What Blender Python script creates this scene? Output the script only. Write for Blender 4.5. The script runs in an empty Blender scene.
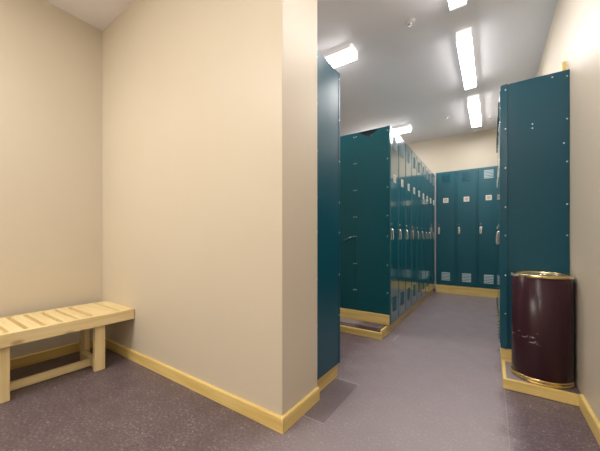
import bpy, bmesh, math, random
from mathutils import Vector, Matrix
random.seed(4)
SC = bpy.context.scene
COL = SC.collection
PI = math.pi

# ------------------------------------------------------------------ materials
def new_mat(name):
    m = bpy.data.materials.new(name); m.use_nodes = True
    nt = m.node_tree; b = nt.nodes['Principled BSDF']
    return m, nt, b
def N(nt, t, **kw):
    n = nt.nodes.new(t)
    for k, v in kw.items():
        if k in n.inputs.keys() if hasattr(n.inputs, 'keys') else False: n.inputs[k].default_value = v
        else: setattr(n, k, v)
    return n
def L(nt, a, b): nt.links.new(a, b)
def ramp(nt, fac, stops):
    r = nt.nodes.new('ShaderNodeValToRGB')
    e = r.color_ramp.elements
    while len(e) < len(stops): e.new(0.5)
    for el, (p, c) in zip(e, stops):
        el.position = p; el.color = (c[0], c[1], c[2], 1)
    L(nt, fac, r.inputs['Fac']); return r
def coords(nt, scale=(1, 1, 1), kind='Object'):
    tc = nt.nodes.new('ShaderNodeTexCoord'); mp = nt.nodes.new('ShaderNodeMapping')
    mp.inputs['Scale'].default_value = scale
    L(nt, tc.outputs[kind], mp.inputs['Vector']); return mp.outputs['Vector']
def noise(nt, vec, scale, detail=3, rough=0.5):
    n = nt.nodes.new('ShaderNodeTexNoise')
    n.inputs['Scale'].default_value = scale; n.inputs['Detail'].default_value = detail; n.inputs['Roughness'].default_value = rough
    L(nt, vec, n.inputs['Vector']); return n.outputs['Fac']
def mix(nt, fac, a, b):
    m = nt.nodes.new('ShaderNodeMix'); m.data_type = 'RGBA'
    for sock, v in ((m.inputs[0], fac), (m.inputs[6], a), (m.inputs[7], b)):
        if hasattr(v, 'links'): L(nt, v, sock)
        elif isinstance(v, (int, float)): sock.default_value = v
        else: sock.default_value = (v[0], v[1], v[2], 1)
    return m.outputs[2]
def mth(nt, op, a, b=0.0, c=None):
    m = nt.nodes.new('ShaderNodeMath'); m.operation = op
    for i, v in enumerate((a, b) if c is None else (a, b, c)):
        if hasattr(v, 'links'): L(nt, v, m.inputs[i])
        else: m.inputs[i].default_value = v
    return m.outputs[0]
def bump(nt, b, h, strength, dist=0.01):
    n = nt.nodes.new('ShaderNodeBump'); n.inputs['Strength'].default_value = strength; n.inputs['Distance'].default_value = dist
    L(nt, h, n.inputs['Height']); L(nt, n.outputs['Normal'], b.inputs['Normal'])

def paint(name, col, rough, mottled=0.03, bmp=0.08, spec=0.4):
    m, nt, b = new_mat(name)
    v = coords(nt)
    f = noise(nt, v, 2.2, 4)
    c = mix(nt, f, [x * (1 - mottled) for x in col], [min(1, x * (1 + mottled)) for x in col])
    L(nt, c, b.inputs['Base Color']); b.inputs['Roughness'].default_value = rough
    b.inputs['Specular IOR Level'].default_value = spec
    bump(nt, b, noise(nt, v, 160, 2), bmp, 0.002)
    return m
WALL = (0.61, 0.54, 0.43)
M_wall = paint('beige wall paint', WALL, 0.42)
M_ceil = paint('ceiling paint', (0.86, 0.84, 0.88), 0.7)
M_white = paint('white enamel', (0.74, 0.73, 0.72), 0.35, 0.01, 0.0)

def scuffed_wall():
    m, nt, b = new_mat('beige wall paint with scuffs')
    v = coords(nt)
    f = noise(nt, v, 1.8, 4)
    c = mix(nt, f, [x * .97 for x in WALL], [x * 1.03 for x in WALL])
    s = noise(nt, coords(nt, (9, 9, 3)), 2.6, 5, 0.65)
    r = ramp(nt, s, [(0.70, (0, 0, 0)), (0.735, (1, 1, 1))])
    c = mix(nt, mth(nt, 'MULTIPLY', r.outputs['Color'], 0.35), c, (0.78, 0.74, 0.68))
    L(nt, c, b.inputs['Base Color']); b.inputs['Roughness'].default_value = 0.42
    b.inputs['Specular IOR Level'].default_value = 0.4
    bump(nt, b, noise(nt, v, 130, 2), 0.1, 0.002)
    return m
M_wall_s = scuffed_wall()

def teal(name, a, bcol, rough=0.13, coat=1.0):
    m, nt, b = new_mat(name)
    v = coords(nt)
    f = noise(nt, v, 3.0, 3)
    L(nt, mix(nt, f, a, bcol), b.inputs['Base Color'])
    r = mth(nt, 'MULTIPLY_ADD', noise(nt, v, 14, 3), 0.10, rough - 0.04)
    L(nt, r, b.inputs['Roughness'])
    b.inputs['IOR'].default_value = 1.6
    b.inputs['Coat Weight'].default_value = coat; b.inputs['Coat Roughness'].default_value = 0.11; b.inputs['Coat IOR'].default_value = 2.0
    bump(nt, b, noise(nt, coords(nt, (1, 1, .5)), 4.0, 1), 0.10, 0.02)
    return m
M_teal = teal('teal locker enamel', (0.0005, 0.094, 0.13), (0.0007, 0.112, 0.146))
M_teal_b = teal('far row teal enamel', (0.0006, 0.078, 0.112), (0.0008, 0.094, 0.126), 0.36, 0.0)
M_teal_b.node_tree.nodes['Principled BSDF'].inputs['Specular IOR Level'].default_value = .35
M_teal_e = teal('teal end panel enamel', (0.0004, 0.056, 0.092), (0.0006, 0.07, 0.106), 0.30, 0.0)
M_teal_e.node_tree.nodes['Principled BSDF'].inputs['Specular IOR Level'].default_value = .32
PANEL = M_teal_e
M_teal_i = teal('island end panel enamel', (0.0005, 0.064, 0.088), (0.0006, 0.08, 0.1), 0.30, 0.0)
M_teal_i.node_tree.nodes['Principled BSDF'].inputs['Specular IOR Level'].default_value = .32
M_notch_shade = paint('notch shade colour', (0.001, 0.018, 0.03), 0.6, .05, 0)  # near-black teal: shade behind the notch put into the colour

def pine(name, axis, light, dark, knots=True):
    m, nt, b = new_mat(name)
    sc = [26, 26, 26]; sc[axis] = 1.6
    v = coords(nt, sc)
    g = noise(nt, v, 1.0, 5, 0.6)
    c = ramp(nt, g, [(0.3, dark), (0.55, light), (0.75, [x * 1.06 for x in light])]).outputs['Color']
    big = noise(nt, coords(nt), 5.0, 3)
    c = mix(nt, mth(nt, 'MULTIPLY', big, 0.45), c, [dark[0] * 1.05, dark[1] * .95, dark[2] * .8])
    if knots:
        ks = [7, 7, 7]; ks[axis] = 3.2
        vo = nt.nodes.new('ShaderNodeTexVoronoi'); vo.inputs['Scale'].default_value = 1.0
        L(nt, coords(nt, ks), vo.inputs['Vector'])
        k = ramp(nt, vo.outputs['Distance'], [(0.05, (1, 1, 1)), (0.13, (0, 0, 0))]).outputs['Color']
        c = mix(nt, mth(nt, 'MULTIPLY', k, 0.6), c, (0.26, 0.12, 0.03))
    L(nt, c, b.inputs['Base Color']); b.inputs['Roughness'].default_value = 0.36
    bump(nt, b, g, 0.12, 0.002)
    return m
PL, PD = (0.80, 0.63, 0.25), (0.64, 0.45, 0.14)
M_pine = [pine('varnished pine along ' + 'xyz'[i], i, PL, PD) for i in range(3)]
BL, BD = (0.82, 0.69, 0.40), (0.68, 0.53, 0.25)
M_bench = [pine('pale bench pine along ' + 'xyz'[i], i, BL, BD, i != 0) for i in range(3)]

def floor_mat():
    m, nt, b = new_mat('speckled purple grey vinyl')
    v = coords(nt)
    sx = nt.nodes.new('ShaderNodeSeparateXYZ'); L(nt, v, sx.inputs[0])
    X, Y = sx.outputs[0], sx.outputs[1]
    sp = mth(nt, 'MULTIPLY_ADD', noise(nt, v, 70, 3, 0.75), 0.8, mth(nt, 'MULTIPLY', noise(nt, v, 9, 4, .6), 0.2))
    c = ramp(nt, sp, [(0.28, (0.062, 0.043, 0.051)), (0.5, (0.116, 0.085, 0.096)), (0.60, (0.185, 0.145, 0.158)), (0.68, (0.46, 0.41, 0.43))]).outputs['Color']
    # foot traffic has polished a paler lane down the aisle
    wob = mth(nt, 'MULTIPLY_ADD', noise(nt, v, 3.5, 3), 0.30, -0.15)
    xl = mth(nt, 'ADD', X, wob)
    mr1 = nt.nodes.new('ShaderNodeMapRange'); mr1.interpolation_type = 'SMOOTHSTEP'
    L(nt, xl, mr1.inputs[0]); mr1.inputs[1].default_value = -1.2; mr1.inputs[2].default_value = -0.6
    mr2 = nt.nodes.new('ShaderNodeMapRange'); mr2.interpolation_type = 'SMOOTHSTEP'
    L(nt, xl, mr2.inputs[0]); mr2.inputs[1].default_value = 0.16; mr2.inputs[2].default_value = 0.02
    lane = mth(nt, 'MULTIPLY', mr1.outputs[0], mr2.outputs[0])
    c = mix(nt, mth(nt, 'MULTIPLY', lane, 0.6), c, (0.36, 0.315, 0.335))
    # welded repair patch by the partition end, seam by the bin
    def band(q, lo, hi):
        return mth(nt, 'MULTIPLY', mth(nt, 'GREATER_THAN', q, lo), mth(nt, 'LESS_THAN', q, hi))
    patch = mth(nt, 'MULTIPLY', band(X, -0.95, -0.752), band(Y, 1.335, 1.822))
    c = mix(nt, mth(nt, 'MULTIPLY', patch, 0.45), c, (0.085, 0.066, 0.075))
    s1 = mth(nt, 'MULTIPLY', band(X, -0.95, -0.745), mth(nt, 'MAXIMUM', band(Y, 1.820, 1.827), band(Y, 1.332, 1.337)))
    s2 = mth(nt, 'MULTIPLY', band(X, 0.068, 0.073), band(Y, -2, 2.3))
    s3 = mth(nt, 'MULTIPLY', band(X, -0.80, -0.79), band(Y, 2.80, 3.0))
    seam = mth(nt, 'MAXIMUM', mth(nt, 'MAXIMUM', s1, mth(nt, 'MULTIPLY', s2, 0.35)), s3)
    c = mix(nt, mth(nt, 'MULTIPLY', seam, 0.55), c, (0.5, 0.46, 0.46))
    L(nt, c, b.inputs['Base Color'])
    L(nt, mth(nt, 'MULTIPLY_ADD', noise(nt, v, 6, 4), 0.25, 0.28), b.inputs['Roughness'])
    b.inputs['Specular IOR Level'].default_value = 0.5
    bump(nt, b, noise(nt, v, 220, 2), 0.25, 0.002)
    return m
M_floor = floor_mat()

def metal(name, col, rough, bmp=0.0):
    m, nt, b = new_mat(name)
    v = coords(nt)
    c = mix(nt, noise(nt, v, 30, 2), [x * .92 for x in col], col)
    L(nt, c, b.inputs['Base Color']); b.inputs['Metallic'].default_value = 1; b.inputs['Roughness'].default_value = rough
    return m
M_chrome = metal('chrome', (0.82, 0.82, 0.83), 0.2)
M_zinc = metal('zinc rivet', (0.75, 0.78, 0.8), 0.35)
M_brass = metal('polished brass', (0.78, 0.60, 0.28), 0.22)
M_lid = metal('brushed lid steel', (0.74, 0.70, 0.64), 0.34)
M_plate = paint('cream number plate', (0.80, 0.76, 0.66), 0.3, 0.05, 0)
M_plate_in = paint('worn plate face', (0.52, 0.43, 0.38), 0.4, 0.35, 0)
M_vent_lit = paint('pale vent lip with painted light', (0.36, 0.47, 0.50), 0.3, 0.15, 0)  # light caught by the louvers, put into a paler colour
M_seam = paint('pale corner filler', (0.50, 0.47, 0.48), 0.4, 0.05, 0)

def maroon():
    m, nt, b = new_mat('maroon bin enamel')
    v = coords(nt)
    s = noise(nt, coords(nt, (6, 6, 14)), 3.2, 6, 0.7)
    sx = nt.nodes.new('ShaderNodeSeparateXYZ'); L(nt, v, sx.inputs[0])
    zz = mth(nt, 'MULTIPLY', mth(nt, 'GREATER_THAN', sx.outputs[2], 0.25), mth(nt, 'LESS_THAN', sx.outputs[2], 0.335))
    xx = mth(nt, 'LESS_THAN', sx.outputs[0], -0.02)
    k = ramp(nt, s, [(0.60, (0, 0, 0)), (0.63, (1, 1, 1))]).outputs['Color']
    k = mth(nt, 'MULTIPLY', mth(nt, 'MULTIPLY', k, zz), xx)
    c = mix(nt, noise(nt, v, 3, 2), (0.030, 0.010, 0.015), (0.040, 0.013, 0.019))
    c = mix(nt, mth(nt, 'MULTIPLY', k, 0.55), c, (0.5, 0.44, 0.45))
    L(nt, c, b.inputs['Base Color']); b.inputs['Roughness'].default_value = 0.24; b.inputs['IOR'].default_value = 1.33
    return m
M_maroon = maroon()
def emit(name, col, s):
    m, nt, b = new_mat(name)
    b.inputs['Base Color'].default_value = (.8, .8, .8, 1)
    b.inputs['Emission Color'].default_value = (*col, 1); b.inputs['Emission Strength'].default_value = s
    return m

# ------------------------------------------------------------------ mesh helpers
class MB:
    def __init__(s): s.v = []; s.f = []; s.mi = []; s.sm = []
    def add(s, vs, fs, mi=0, smooth=False):
        o = len(s.v); s.v += [tuple(p) for p in vs]
        for f in fs: s.f.append([o + i for i in f]); s.mi.append(mi); s.sm.append(smooth)
        return s
    def box(s, x0, x1, y0, y1, z0, z1, mi=0):
        vs = [(x, y, z) for z in (z0, z1) for y in (y0, y1) for x in (x0, x1)]
        return s.add(vs, [(0, 2, 3, 1), (4, 5, 7, 6), (0, 1, 5, 4), (2, 6, 7, 3), (0, 4, 6, 2), (1, 3, 7, 5)], mi)
    def prism(s, poly, a0, a1, axis, mi=0):
        # poly: 2-D outline (counter-clockwise) in the two other axes, extruded along axis
        def P(p, a):
            q = [p[0], p[1]]; q.insert(axis, a); return tuple(q)
        n = len(poly)
        vs = [P(p, a0) for p in poly] + [P(p, a1) for p in poly]
        fs = [tuple(range(n))[::-1], tuple(range(n, 2 * n))] + [(i, (i + 1) % n, n + (i + 1) % n, n + i) for i in range(n)]
        return s.add(vs, fs, mi)
    def lathe(s, prof, cx, cy, seg=48, mi=0, axis='z', cap=True):
        # prof: list of (r, z)
        n = len(prof); vs = []
        for r, z in prof:
            for i in range(seg):
                a = 2 * PI * i / seg
                vs.append((cx + r * math.cos(a), cy + r * math.sin(a), z))
        fs = []
        for k in range(n - 1):
            for i in range(seg):
                j = (i + 1) % seg
                fs.append((k * seg + i, k * seg + j, (k + 1) * seg + j, (k + 1) * seg + i))
        s.add(vs, fs, mi, True)
        return s
    def tube(s, pts, r, seg=8, mi=0):
        pts = [Vector(p) for p in pts]; rings = []
        for i, p in enumerate(pts):
            d = (pts[min(i + 1, len(pts) - 1)] - pts[max(i - 1, 0)]).normalized()
            u = d.orthogonal().normalized() if i == 0 else (u - d * u.dot(d)).normalized()
            w = d.cross(u)
            rings.append([tuple(p + r * (math.cos(2 * PI * k / seg) * u + math.sin(2 * PI * k / seg) * w)) for k in range(seg)])
        vs = [q for rg in rings for q in rg]; fs = []
        for i in range(len(pts) - 1):
            for k in range(seg):
                j = (k + 1) % seg
                fs.append((i * seg + k, i * seg + j, (i + 1) * seg + j, (i + 1) * seg + k))
        fs.append(tuple(range(seg))[::-1]); fs.append(tuple(range((len(pts) - 1) * seg, len(pts) * seg)))
        return s.add(vs, fs, mi, True)
    def dome(s, c, nrm, r, h, seg=10, mi=0):
        c = Vector(c); n = Vector(nrm).normalized(); u = n.orthogonal().normalized(); w = n.cross(u)
        vs = []; fs = []
        prof = [(1, 0), (0.9, .45), (0.55, .85)]
        for rr, hh in prof:
            for k in range(seg):
                a = 2 * PI * k / seg
                vs.append(tuple(c + n * h * hh + r * rr * (math.cos(a) * u + math.sin(a) * w)))
        vs.append(tuple(c + n * h))
        for k in range(2):
            for i in range(seg):
                j = (i + 1) % seg
                fs.append((k * seg + i, k * seg + j, (k + 1) * seg + j, (k + 1) * seg + i))
        for i in range(seg): fs.append((2 * seg + i, 2 * seg + (i + 1) % seg, 3 * seg))
        return s.add(vs, fs, mi, True)
    def build(s, name, mats, parent=None, bevel=0.0, off=None, seg=2):
        me = bpy.data.meshes.new(name)
        off = Vector(off) if off is not None else Vector((0, 0, 0))
        me.from_pydata([tuple(Vector(p) - off) for p in s.v], [], s.f)
        if not isinstance(mats, (list, tuple)): mats = [mats]
        for m in mats: me.materials.append(m)
        for p, mi, sm in zip(me.polygons, s.mi, s.sm): p.material_index = mi; p.use_smooth = sm
        bm = bmesh.new(); bm.from_mesh(me); bmesh.ops.recalc_face_normals(bm, faces=bm.faces); bm.to_mesh(me); bm.free()
        o = bpy.data.objects.new(name, me); COL.objects.link(o)
        if parent is not None: o.parent = parent
        if bevel:
            md = o.modifiers.new('bevel', 'BEVEL'); md.width = bevel; md.segments = seg; md.limit_method = 'ANGLE'; md.angle_limit = math.radians(40)
        return o
def thing(name, label, cat, loc=(0, 0, 0), rz=0.0, group=None):
    o = bpy.data.objects.new(name, None); COL.objects.link(o)
    o.empty_display_size = 0.1
    o.location = loc; o.rotation_euler = (0, 0, rz); o['label'] = label; o['category'] = cat
    if group: o['group'] = group
    return o
def struct(o): o['kind'] = 'structure'; return o
def tag(o, label, cat, group=None):
    o['label'] = label; o['category'] = cat
    if group: o['group'] = group
    return o

# ------------------------------------------------------------------ measurements (metres)
ZC = 2.945                       # ceiling
XB = -3.03                       # far left wall
XR = 0.445                       # right wall
YA, YA2 = 1.160, 1.518           # partition faces
XA = -0.896                      # partition end face
YW = 6.08                        # far wall
YBACK = -1.9                     # wall behind the viewpoint

# ------------------------------------------------------------------ setting
struct(MB().box(XB - .1, XR + .1, YBACK - .1, YW + .1, -0.1, 0).build('floor', M_floor))
struct(MB().box(XB - .1, XR + .1, YBACK - .1, YW + .1, ZC, ZC + .1).build('ceiling', M_ceil))
struct(MB().box(XB - .1, XB, YBACK, YW, 0, ZC).build('wall_left', M_wall))
struct(MB().box(XR, XR + .1, YBACK, YW, 0, ZC).build('wall_right', M_wall_s))
struct(MB().box(XB - .1, XR + .1, YW, YW + .1, 0, ZC).build('wall_back', M_wall))
struct(MB().box(XB - .1, XR + .1, YBACK - .1, YBACK, 0, ZC).build('wall_front', M_wall))
struct(MB().box(XB, XA, YA, YA2, 0, ZC).build('wall_middle', M_wall_s, bevel=0.004))
BH, BT = 0.08, 0.016
def base_prof(d):   # outline across a board: d = outward distance of its face, eased top edge
    return [(0, 0.001), (d, 0.001), (d, BH - .006), (d - .004, BH), (0, BH)]
def baseboard(name, axis, a0, a1, face, sgn):
    poly = [(face + sgn * p, z) for p, z in base_prof(BT)]
    mb = MB()
    if axis == 0: mb.prism(poly, a0, a1, 0)
    else: mb.prism(poly, a0, a1, 1)
    return struct(mb.build(name, M_pine[axis]))
baseboard('baseboard_middle', 0, XB + .0165, XA + BT, YA, -1)
baseboard('baseboard_left', 1, YBACK, YA - .0005, XB, 1)
baseboard('baseboard_end', 1, YA, YA2 - .002, XA, 1)
baseboard('baseboard_right', 1, YBACK, 2.314, XR, -1)

# ------------------------------------------------------------------ plinths
PH = 0.068
def plinth(name, label, x0, x1, y0, y1, faces, h=PH, two=False, slab=None, side=None):
    t = thing(name, label, 'plinth', ((x0 + x1) / 2, (y0 + y1) / 2, 0))
    o = t.location
    b = 0.022
    fx0 = x0 + (b if 'W' in faces else 0); fx1 = x1 - (b if 'E' in faces else 0); fy0 = y0 + (b if 'S' in faces else 0)
    MB().box(fx0, fx1, fy0 + (.012 if slab else 0), y1, 0.001, slab or h - .002).build('step_top', M_floor, t, off=o)
    def boards(fn, nm, ax):
        if two:
            fn(0.001, h * .46).build(nm, M_pine[ax], t, .003, o); fn(h * .54, h).build(nm, M_pine[ax], t, .003, o)
        else: fn(0.001, h).build(nm, M_pine[ax], t, .003, o)
    if 'S' in faces: boards(lambda a, c: MB().box(x0, x1, y0, y0 + b - .0005, a, c), 'edge_board', 0)
    if 'E' in faces: MB().box(x1 - b + .0005, x1, y0 + (b if 'S' in faces else 0), y1, .001, side or h).build('edge_board', M_pine[1], t, .003, o)
    if 'W' in faces: MB().box(x0, x0 + b - .0005, y0 + (b if 'S' in faces else 0), y1, .001, side or h).build('edge_board', M_pine[1], t, .003, o)
    return t
XL = -0.870; YL = 2.945; WL = 0.31; DEP = 0.383
pl = plinth('locker_plinth', 'low purple-topped plinth with yellow pine edging under the long left locker row', -1.66, -0.893, 2.745, YL + 9 * WL - .001, 'SE', two=True, slab=.101, side=.09)
YBK = 5.745
pb = plinth('locker_plinth', 'low plinth with pine front board under the far wall lockers', -0.852, XR - .001, YBK - .01, YW - .001, 'S', h=.146)
YR = 2.655
pr_ = plinth('locker_plinth', 'low corner plinth with pine edging carrying the maroon bin', 0.062, XR - .001, 2.318, YR + 4 * .32 + .01, 'SW')

# ------------------------------------------------------------------ lockers
def louvers(mb, xc, zc, w, h, n, y, mi):
    st = h / n
    for i in range(n):
        z = zc - h / 2 + i * st
        # pressed louver: sloping lip standing proud of the sheet
        mb.prism([(y - .0005, z + .002), (y - .0085, z + .004), (y - .0075, z + .008), (y - .0005, z + st * .72)], xc - w / 2, xc + w / 2, 0, mi)
def body_mb(w, d, h, open_left=False, open_right=False):
    t = .003; m = MB(); fr = .016
    if not open_left: m.box(.0008, t, .001, d, 0, h)
    if not open_right: m.box(w - t, w - .0008, .001, d, 0, h)
    m.box(.0008, w - .0008, d - t, d, 0, h)
    m.box(.0008, w - .0008, .001, d, 0, t + .01); m.box(.0008, w - .0008, .001, d, h - t, h)
    # front frame
    m.box(.0008, fr, 0, .02, 0, h); m.box(w - fr, w - .0008, 0, .02, 0, h)
    m.box(fr, w - fr, 0, .02, 0, .022); m.box(fr, w - fr, 0, .02, h - .018, h)
    # shelf inside
    m.box(.004, w - .004, .03, d - .004, h * .84, h * .84 + .003)
    return m
MESH = {}
def make_locker(label, w, d, h, loc, rz, group, vb=.19, vt=.14, tagz=1.435, hz=.84, opn=None, vents=None, M_teal=M_teal):
    root = thing('locker', label, 'locker', loc, rz, group)
    body_mb(w, d, h, opn == 'L', opn == 'R').build('body', M_teal, root)
    g = .0185
    vu, vl = vents or (M_teal, M_teal)
    door = MB().box(g, w - g, -.004, .013, .025, h - .021).build('door', M_teal, root, .003)
    xc = w / 2
    vm = MB(); louvers(vm, xc, h - vt, w * .42, .15, 6, -.004, 0); vm.build('upper_vent', vu, door)
    vm = MB(); louvers(vm, xc, vb, w * .42, .155, 6, -.004, 0); vm.build('lower_vent', vl, door)
    pm = MB().box(xc - .043, xc + .043, -.0075, -.0035, tagz - .043, tagz + .043)
    np_ = pm.build('number_plate', M_plate, door, .002)
    MB().box(xc - .028, xc + .028, -.0085, -.007, tagz - .026, tagz + .026).build('plate_insert', M_plate_in, np_, .001)
    hx = g + .030
    hm = MB().box(hx - .016, hx + .016, -.0065, -.0035, hz - .062, hz + .06)
    hm.tube([(hx, -.004, hz + .05), (hx, -.014, hz + .045), (hx, -.018, hz + .02), (hx, -.019, hz - .02), (hx, -.020, hz - .045), (hx, -.016, hz - .058)], .007, 8)
    hm.build('handle', M_chrome, door, .0015)
    MB().box(hx - .006, hx + .006, -.009, -.004, hz + .095, hz + .115).build('hasp', M_chrome, door, .002)
    for zz in (.25, .5, .75):
        pass
    return root
def copy_tree(o, parent=None):
    c = o.copy(); COL.objects.link(c)
    if parent is not None: c.parent = parent
    for ch in list(o.children): copy_tree(ch, c)
    return c
ZR = [2.12, 1.825, 1.53, 1.235, 1.02, .72, .43]
def end_panel(root, w, d, h, side, z0, notch=None, rail=.042, pairs=(), dz=0, wedge=0, zb=0, mat=None):
    """sheet closing the end of a row: side L (local x=0) or R (local x=w)"""
    s = -1 if side == 'L' else 1
    xf = 0.0 if side == 'L' else w
    a, b = sorted((xf, xf + s * .004))
    M_teal_e = mat or PANEL
    pts = [(0.0, zb), (d, zb), (d, h)]
    if notch: pts += [(notch[0] + .118, h - .003), (notch[0] - .004, h - .078), (notch[0] - .12, h - .003)]
    pts += [(0.0, h)]
    m = MB().prism(pts, a, b, 0)
    ep = m.build('end_panel', M_teal_e, root, .0012)
    c, e = sorted((xf + s * .004, xf + s * .0065))
    if notch:
        MB().box(xf - s * .014, xf - s * .012, .03, d - .004, h - .12, h - .004).build('notch_shade_sheet', M_notch_shade, ep)  # added sheet, coloured dark in place of the shade inside
    if wedge:
        poly = [(xf + s * .0041, 0), (xf + s * (.0041 + wedge), rail), (xf + s * .0041, rail)]
        MB().prism(poly, 0, h, 2).build('corner_strip', M_teal_e, ep, .0008)
    else:
        MB().box(c, e, .0, rail, zb, h).build('corner_strip', M_teal_e, ep, .001)
    xo = xf + s * (.0064 if not wedge else .0036 + wedge * .75); xo2 = xf + s * .0039
    for z in ZR:
        MB().dome((xo, rail * (.75 if wedge else .6), z - z0 + dz), (s, 0, 0), .0055, .003).build('rivet', M_zinc, ep)
        MB().dome((xo2, d - .012, z - z0 + dz), (s, 0, 0), .0055, .003).build('rivet', M_zinc, ep)
    for (y, z) in pairs:
        MB().dome((xo2, y, z - z0), (s, 0, 0), .0055, .003).build('rivet', M_zinc, ep)
    return ep
ORD = ['first', 'second', 'third', 'fourth', 'fifth', 'sixth', 'seventh', 'eighth', 'ninth']

# long left row (faces the aisle)
ZL0, ZL1 = 0.102, 2.165
ZP = 0.205      # the end panels stop above their toe board
HL = ZL1 - ZL0
gL = 'teal lockers of the long left row'
first = make_locker('teal locker with exposed riveted end panel, at the near end of the long left row', WL, DEP, HL, (XL, YL, ZL0), PI / 2, gL, vb=.20, vt=.14, tagz=1.538, hz=.943, opn='L', vents=(M_vent_lit, M_teal_b))
proto = make_locker('second teal locker from the near end of the long left row', WL, DEP, HL, (XL, YL + WL, ZL0), PI / 2, gL, vb=.20, vt=.14, tagz=1.538, hz=.943, vents=(M_vent_lit, M_teal_b))
for i in range(2, 9):
    c = copy_tree(proto); c.location = (XL, YL + i * WL, ZL0)
    c['label'] = ('%s teal locker from the near end of the long left row' % ORD[i]) if i < 8 else 'last teal locker of the long left row, tucked into the far corner'
end_panel(first, WL, DEP, HL, 'L', ZL0, notch=(.232, 0), zb=ZP - ZL0, mat=M_teal_i)
# row standing back to back with it: only its end shows
rear = make_locker('teal locker end panel standing back to back behind the near end of the left row', WL, DEP, HL, (XL - 2 * DEP - .002, YL + WL, ZL0), -PI / 2, 'teal lockers behind the left row', vb=.115, opn='R')
ep = end_panel(rear, WL, DEP, HL, 'R', ZL0, rail=.03, zb=ZP - ZL0, mat=M_teal_i)
hook = MB().tube([(WL + .005, DEP - .02, 1.0 - ZL0 + .015), (WL + .028, DEP - .06, 1.0 - ZL0), (WL + .036, DEP - .115, 1.0 - ZL0 - .03)], .008, 8)
hk = hook.build('bent_bracket', M_teal, ep)
# toe boards under the two end panels
tb = tag(MB().box(XL - 2 * DEP - .002, XL - .004, YL - .018, YL - .0005, .102, ZP - .001).build('toe_board', M_pine[0], None, .002),
    'yellow pine board between the left plinth ledge and the locker end panel', 'board')
# far row (faces the viewer)
ZB0, ZB1 = 0.155, 2.205
WB = 0.3240; XB0 = -0.852
fl = ['leftmost of the far wall teal lockers, in the corner beside the long left row',
      'second teal locker from the left on the far wall',
      'third teal locker from the left on the far wall',
      'rightmost far wall teal locker, mostly hidden behind the right hand lockers']
protoB = make_locker(fl[0], WB, YW - YBK - .004, ZB1 - ZB0, (XB0, YBK, ZB0), 0, 'teal lockers on the far wall', vb=.155, vt=.12, tagz=1.53, hz=.985, vents=(M_teal_b, M_vent_lit), M_teal=M_teal_b)
for i in range(1, 4):
    c = copy_tree(protoB); c.location = (XB0 + i * WB, YBK, ZB0); c['label'] = fl[i]
    if i == 2:
        for dr in c.children:
            for q in dr.children:
                if q.name.startswith('upper_vent'): q.data = q.data.copy(); q.data.materials[0] = M_vent_lit  # this upper vent also takes the colour with light painted in
tag(MB().box(XB0 - .011, XB0 - .001, YBK - .008, YBK + .02, .001, ZB1).build('corner_filler', M_seam, None, .002),
    'narrow pale corner filler strip between the left row and the far wall lockers', 'filler strip')
# right row (seen edge-on along the wall)
XF = 0.055; WR = .32; DR = XR - XF - .002; ZR0, ZR1 = .165, 2.163
gR = 'teal lockers along the right wall'
firstR = make_locker('teal locker with wide riveted end panel behind the maroon bin', WR, DR, ZR1 - ZR0, (XF, YR + WR, ZR0), -PI / 2, gR, vb=.115, opn='R')
protoR = make_locker('second teal locker from the bin along the right wall, door seen edge-on', WR, DR, ZR1 - ZR0, (XF, YR + 2 * WR, ZR0), -PI / 2, gR, vb=.115)
for i in (2, 3):
    c = copy_tree(protoR); c.location = (XF, YR + (i + 1) * WR, ZR0)
    c['label'] = 'third teal locker from the bin along the right wall, door seen edge-on' if i == 2 else 'teal locker at the far end of the right wall row, seen edge-on'
end_panel(firstR, WR, DR, ZR1 - ZR0, 'R', ZR0, pairs=((.19, 1.83), (.19, 1.80), (.30, 2.135), (.36, 1.66)), wedge=.014)
tag(MB().box(XF + .006, XR - .002, YR + .001, YR + .018, PH - .003, ZR0 - .001).build('toe_board', M_pine[0], None, .002),
    'pine board behind the bin under the right locker end panel', 'board')
tag(MB().box(XF + .014, XF + .03, YR + .02, YR + 4 * WR - .001, PH + .001, ZR0 - .001).build('toe_board', M_pine[1], None, .002),
    'pine board under the doors of the right wall lockers', 'board')
# shim of wood standing on top of the right locker
tag(MB().box(.414, .438, YR + .05, YR + .075, ZR1 + .001, ZR1 + .088).build('wood_block', M_pine[2], None, .002),
    'small upright wood block on top of the right locker by the wall', 'wood block')
# locker behind the partition: only its end panel shows
XK = -0.912; YK = 1.855
kk = make_locker('teal locker behind the beige partition, only its tall end panel in view', WL, YK - YA2 - .002, 2.185 - .105, (XK, YK, .105), PI, 'teal lockers behind the partition', vb=.115, opn='L')
end_panel(kk, WL, YK - YA2 - .002, 2.185 - .105, 'L', .105, rail=.025, dz=.02)
tag(MB().box(XK - WL, XK - .012, YA2 + .002, YK - .004, .001, .104).build('toe_board', M_pine[1], None, .003),
    'thick pine base board under the locker behind the partition', 'board')

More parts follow.
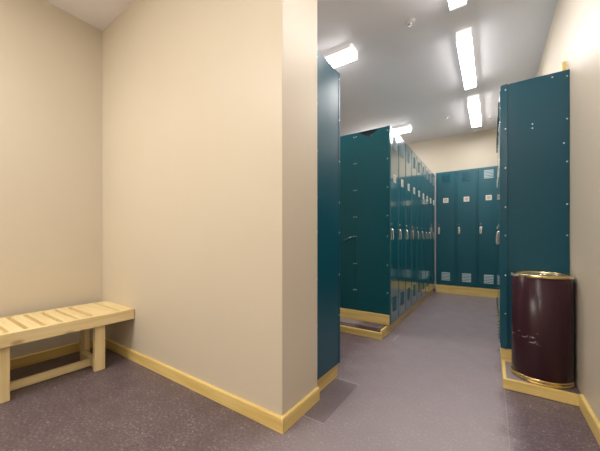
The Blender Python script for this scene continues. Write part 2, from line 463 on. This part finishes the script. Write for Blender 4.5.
# ------------------------------------------------------------------ bench
bx0, bx1 = -2.945, -2.415
by0, by1 = -0.75, YA - .004
bn = thing('bench', 'pale pine slatted bench against the beige wall in the left corner', 'bench', ((bx0 + bx1) / 2, (by0 + by1) / 2, 0))
bo = bn.location
ZT = 0.425; AP = .082
MB().box(bx1 - .032, bx1, by0, by1, ZT - AP, ZT).build('front_rail', M_bench[1], bn, .004, bo)
MB().box(bx0, bx0 + .032, by0, by1, ZT - AP, ZT).build('back_rail', M_bench[1], bn, .004, bo)
MB().box(bx0 + .033, bx1 - .033, by0 + .01, by1 - .001, ZT - .044, ZT - .031).build('support_board', M_bench[1], bn, .001, bo)
edges = [1.162, 1.058, .872]
y = .785
while y > by0 + .05: edges.append(y); y -= .0895
edges.append(by0 + .012)
gap = .026
for k in range(len(edges) - 1):
    hi = edges[k] - (gap / 2 if k else 0); lo = edges[k + 1] + gap / 2
    zt = ZT - .001 + (.004 if k == 1 else 0)
    MB().box(bx0 + .033, bx1 - .033, lo, hi, ZT - .0305, zt).build('slat', M_bench[0], bn, .003, bo)
for yc in (.925, .408, -.50):
    for xx, wx, ya_, yb_ in ((bx1 - .075, .04, -.034, .034), (bx0 + .035, .105, .02, .06)):
        MB().box(xx, xx + wx, yc + ya_, yc + yb_, .001, ZT - .0445).build('leg', M_bench[2], bn, .003, bo)
    MB().box(bx0 + .1405, bx1 - .0755, yc - .012, yc + .028, .001, .07).build('foot_rail', M_bench[0], bn, .003, bo)
for a, b in ((.4365, .9125), (-.4715, .3955)):
    MB().box(-2.63, -2.59, a, b, .004, .054).build('stretcher', M_bench[1], bn, .003, bo)

# ------------------------------------------------------------------ waste bin
cx, cy, R_ = .2745, 2.482, .1515
bi = thing('trash_can', 'large maroon bin with brass rims on the corner plinth', 'trash can', (cx, cy, PH + .001))
z0 = 0.0
MB().lathe([(0, .012), (R_ - .006, .012), (R_ - .004, .016), (R_ - .004, .676), (R_ - .009, .678), (R_ - .009, .62)], 0, 0, 64).build('body', M_maroon, bi)
MB().lathe([(R_ - .012, 0), (R_ - .001, 0), (R_ + .001, .003), (R_ + .001, .008), (R_ - .0015, .011), (R_ - .0015, .022), (R_ + .0005, .024), (R_ + .0005, .031), (R_ - .003, .033), (R_ - .012, .033), (R_ - .012, 0)], 0, 0, 64).build('bottom_rim', M_brass, bi)
MB().lathe([(R_ - .010, .676), (R_ - .001, .675), (R_ + .002, .678), (R_ + .002, .689), (R_ - .001, .694), (R_ - .008, .695), (R_ - .012, .692), (R_ - .012, .676), (R_ - .010, .676)], 0, 0, 64).build('top_rim', M_brass, bi)
BINX = 1.08
ld = MB().lathe([(R_ - .0125, .672), (R_ - .0125, .686), (R_ - .03, .687), (.06, .681), (.045, .683), (.040, .687), (.034, .683), (.030, .676), (0, .675)], 0, 0, 64).build('lid', M_lid, bi)
MB().lathe([(0, .676), (.012, .676), (.013, .686), (.009, .690), (0, .691)], 0, 0, 24).build('lid_button', M_chrome, ld)

for o in [bi.children[0], bi.children[1], bi.children[2], ld, ld.children[0]]:   # slightly wider than deep
    for v in o.data.vertices: v.co.x *= BINX

# ------------------------------------------------------------------ ceiling lights
E_cor = emit('cool fluorescent lens', (1.0, .955, .93), 23)
E_side = emit('lens side glow', (1.0, .955, .93), 0.55)
E_cap = emit('glowing lens end', (1.0, .97, .94), .45)
E_added = emit('added overhead lamp lens', (1.0, .955, .93), 19)
E_warm = emit('warm fluorescent lens', (1.0, .955, .88), 37)
def fixture(label, x0, x1, y0, y1, lens=E_cor, side=E_side):
    t = thing('ceiling_light', label, 'ceiling light', ((x0 + x1) / 2, (y0 + y1) / 2, ZC), 0, 'fluorescent ceiling lights')
    o = t.location
    zb = ZC - .085
    long_y = (y1 - y0) > (x1 - x0)
    ec = .022
    MB().box(x0 + (0.02 if long_y else ec), x1 - (0.02 if long_y else ec), y0 + (ec if long_y else .02), y1 - (ec if long_y else .02), ZC - .03, ZC - .001).build('housing', M_white, t, off=o)
    # wrap lens: bright underside, fainter sloped sides
    a, b = (x0, x1) if long_y else (y0, y1)
    m = MB()
    poly = [(a + .012, zb + .003), (b - .012, zb + .003), (b - .001, zb + .018), (b - .001, ZC - .026), (a + .001, ZC - .026), (a + .001, zb + .018)]
    s0, s1 = ((y0 + ec, y1 - ec) if long_y else (x0 + ec, x1 - ec))
    m.prism(poly, s0, s1, 1 if long_y else 0)
    for i, f in enumerate(m.f):
        zs = [m.v[k][2] for k in f]
        m.mi[i] = 0 if max(zs) < zb + .02 else 1
    m.build('diffuser', [lens, side], t, off=o)
    for q in (0, 1):
        if long_y:
            c = (y0, y0 + ec - .0005) if q == 0 else (y1 - ec + .0005, y1)
            MB().box(x0, x1, c[0], c[1], zb, ZC - .001).build('end_cap', E_cap, t, .004, o)
        else:
            c = (x0, x0 + ec - .0005) if q == 0 else (x1 - ec + .0005, x1)
            MB().box(c[0], c[1], y0, y1, zb, ZC - .001).build('end_cap', E_cap, t, .004, o)
    return t
fixture('long glowing ceiling light strip over the middle of the aisle', -.280, -.155, 3.04, 4.115)
fixture('glowing ceiling light strip over the aisle nearest the far wall', -.278, -.140, 4.52, 5.585)
fixture('ceiling light strip over the aisle cut by the top edge of the photo', -.285, -.165, 1.55, 2.615)
fixture('crosswise ceiling light above the locker behind the beige partition', -2.25, -1.155, 2.63, 2.785)
fixture('crosswise ceiling light showing just above the long left locker row', -2.2, -1.15, 5.03, 5.19)
fixture('added ceiling light continuing the aisle row, overhead and out of frame', -.285, -.16, .07, 1.13, E_added)  # extra unseen lamp, added to light the partition end and right wall
fixture('added ceiling light behind the viewpoint, out of frame', -.285, -.16, -1.41, -.35)  # extra unseen lamp, added to brighten the lower partition end
def flat_fixture(label, x0, x1, y0, y1):
    t = fixture(label, x0, x1, y0, y1, E_warm, M_white)
    return t
flat_fixture('ceiling light of the bench corner, overhead and out of frame', -2.62, -1.47, -.62, -.46)
flat_fixture('added second ceiling light for the bench corner, behind the viewpoint and out of frame', -2.62, -1.47, -1.42, -1.26)  # extra unseen lamp, added to brighten the bench corner

# ------------------------------------------------------------------ sprinklers and detector
def sprinkler(label, x, y, s=1.0):
    t = thing('sprinkler_head', label, 'sprinkler', (x, y, ZC), 0, 'ceiling sprinkler heads')
    MB().lathe([(0, -.001), (.040 * s, -.001), (.041 * s, -.006), (.030 * s, -.012), (.018 * s, -.013), (0, -.013)], 0, 0, 28).build('escutcheon', M_white, t)
    m = MB().lathe([(.009 * s, -.012), (.009 * s, -.022 * s), (.005 * s, -.024 * s), (.005 * s, -.032 * s), (0, -.032 * s)], 0, 0, 16)
    m.lathe([(0, -.032 * s), (.018 * s, -.032 * s), (.018 * s, -.035 * s), (0, -.035 * s)], 0, 0, 20)
    m.tube([(-.009 * s, 0, -.015 * s), (-.014 * s, 0, -.024 * s), (-.006 * s, 0, -.032 * s)], .002 * s, 6)
    m.tube([(.009 * s, 0, -.015 * s), (.014 * s, 0, -.024 * s), (.006 * s, 0, -.032 * s)], .002 * s, 6)
    m.build('nozzle', M_chrome, t)
    return t
sprinkler('white sprinkler head on the ceiling nearest the partition', -.604, 2.66)
sprinkler('small sprinkler head on the ceiling left of the farthest aisle light', -.594, 5.08, .9)
sprinkler('small sprinkler head on the ceiling right of the farthest aisle light', -.01, 5.50, .6)

# ------------------------------------------------------------------ world, camera, view
w = bpy.data.worlds.new('world'); SC.world = w; w.use_nodes = True
w.node_tree.nodes['Background'].inputs[0].default_value = (.9, .9, 1, 1)
w.node_tree.nodes['Background'].inputs[1].default_value = 0.05
cam = bpy.data.cameras.new('camera'); co = bpy.data.objects.new('camera', cam); COL.objects.link(co)
co.location = (0, 0, 1.0); co.rotation_euler = (PI / 2, 0, math.radians(34.1))
cam.sensor_fit = 'HORIZONTAL'; cam.sensor_width = 36; cam.lens = 283.15 * 36 / 600
cam.shift_y = (238.2 - 225.5) / 600
cam.clip_start = .02; cam.clip_end = 60
SC.camera = co
SC.view_settings.view_transform = 'Standard'; SC.view_settings.look = 'None'
SC.view_settings.gamma = 1; SC.view_settings.use_curve_mapping = False
SC.view_settings.exposure = 0.78
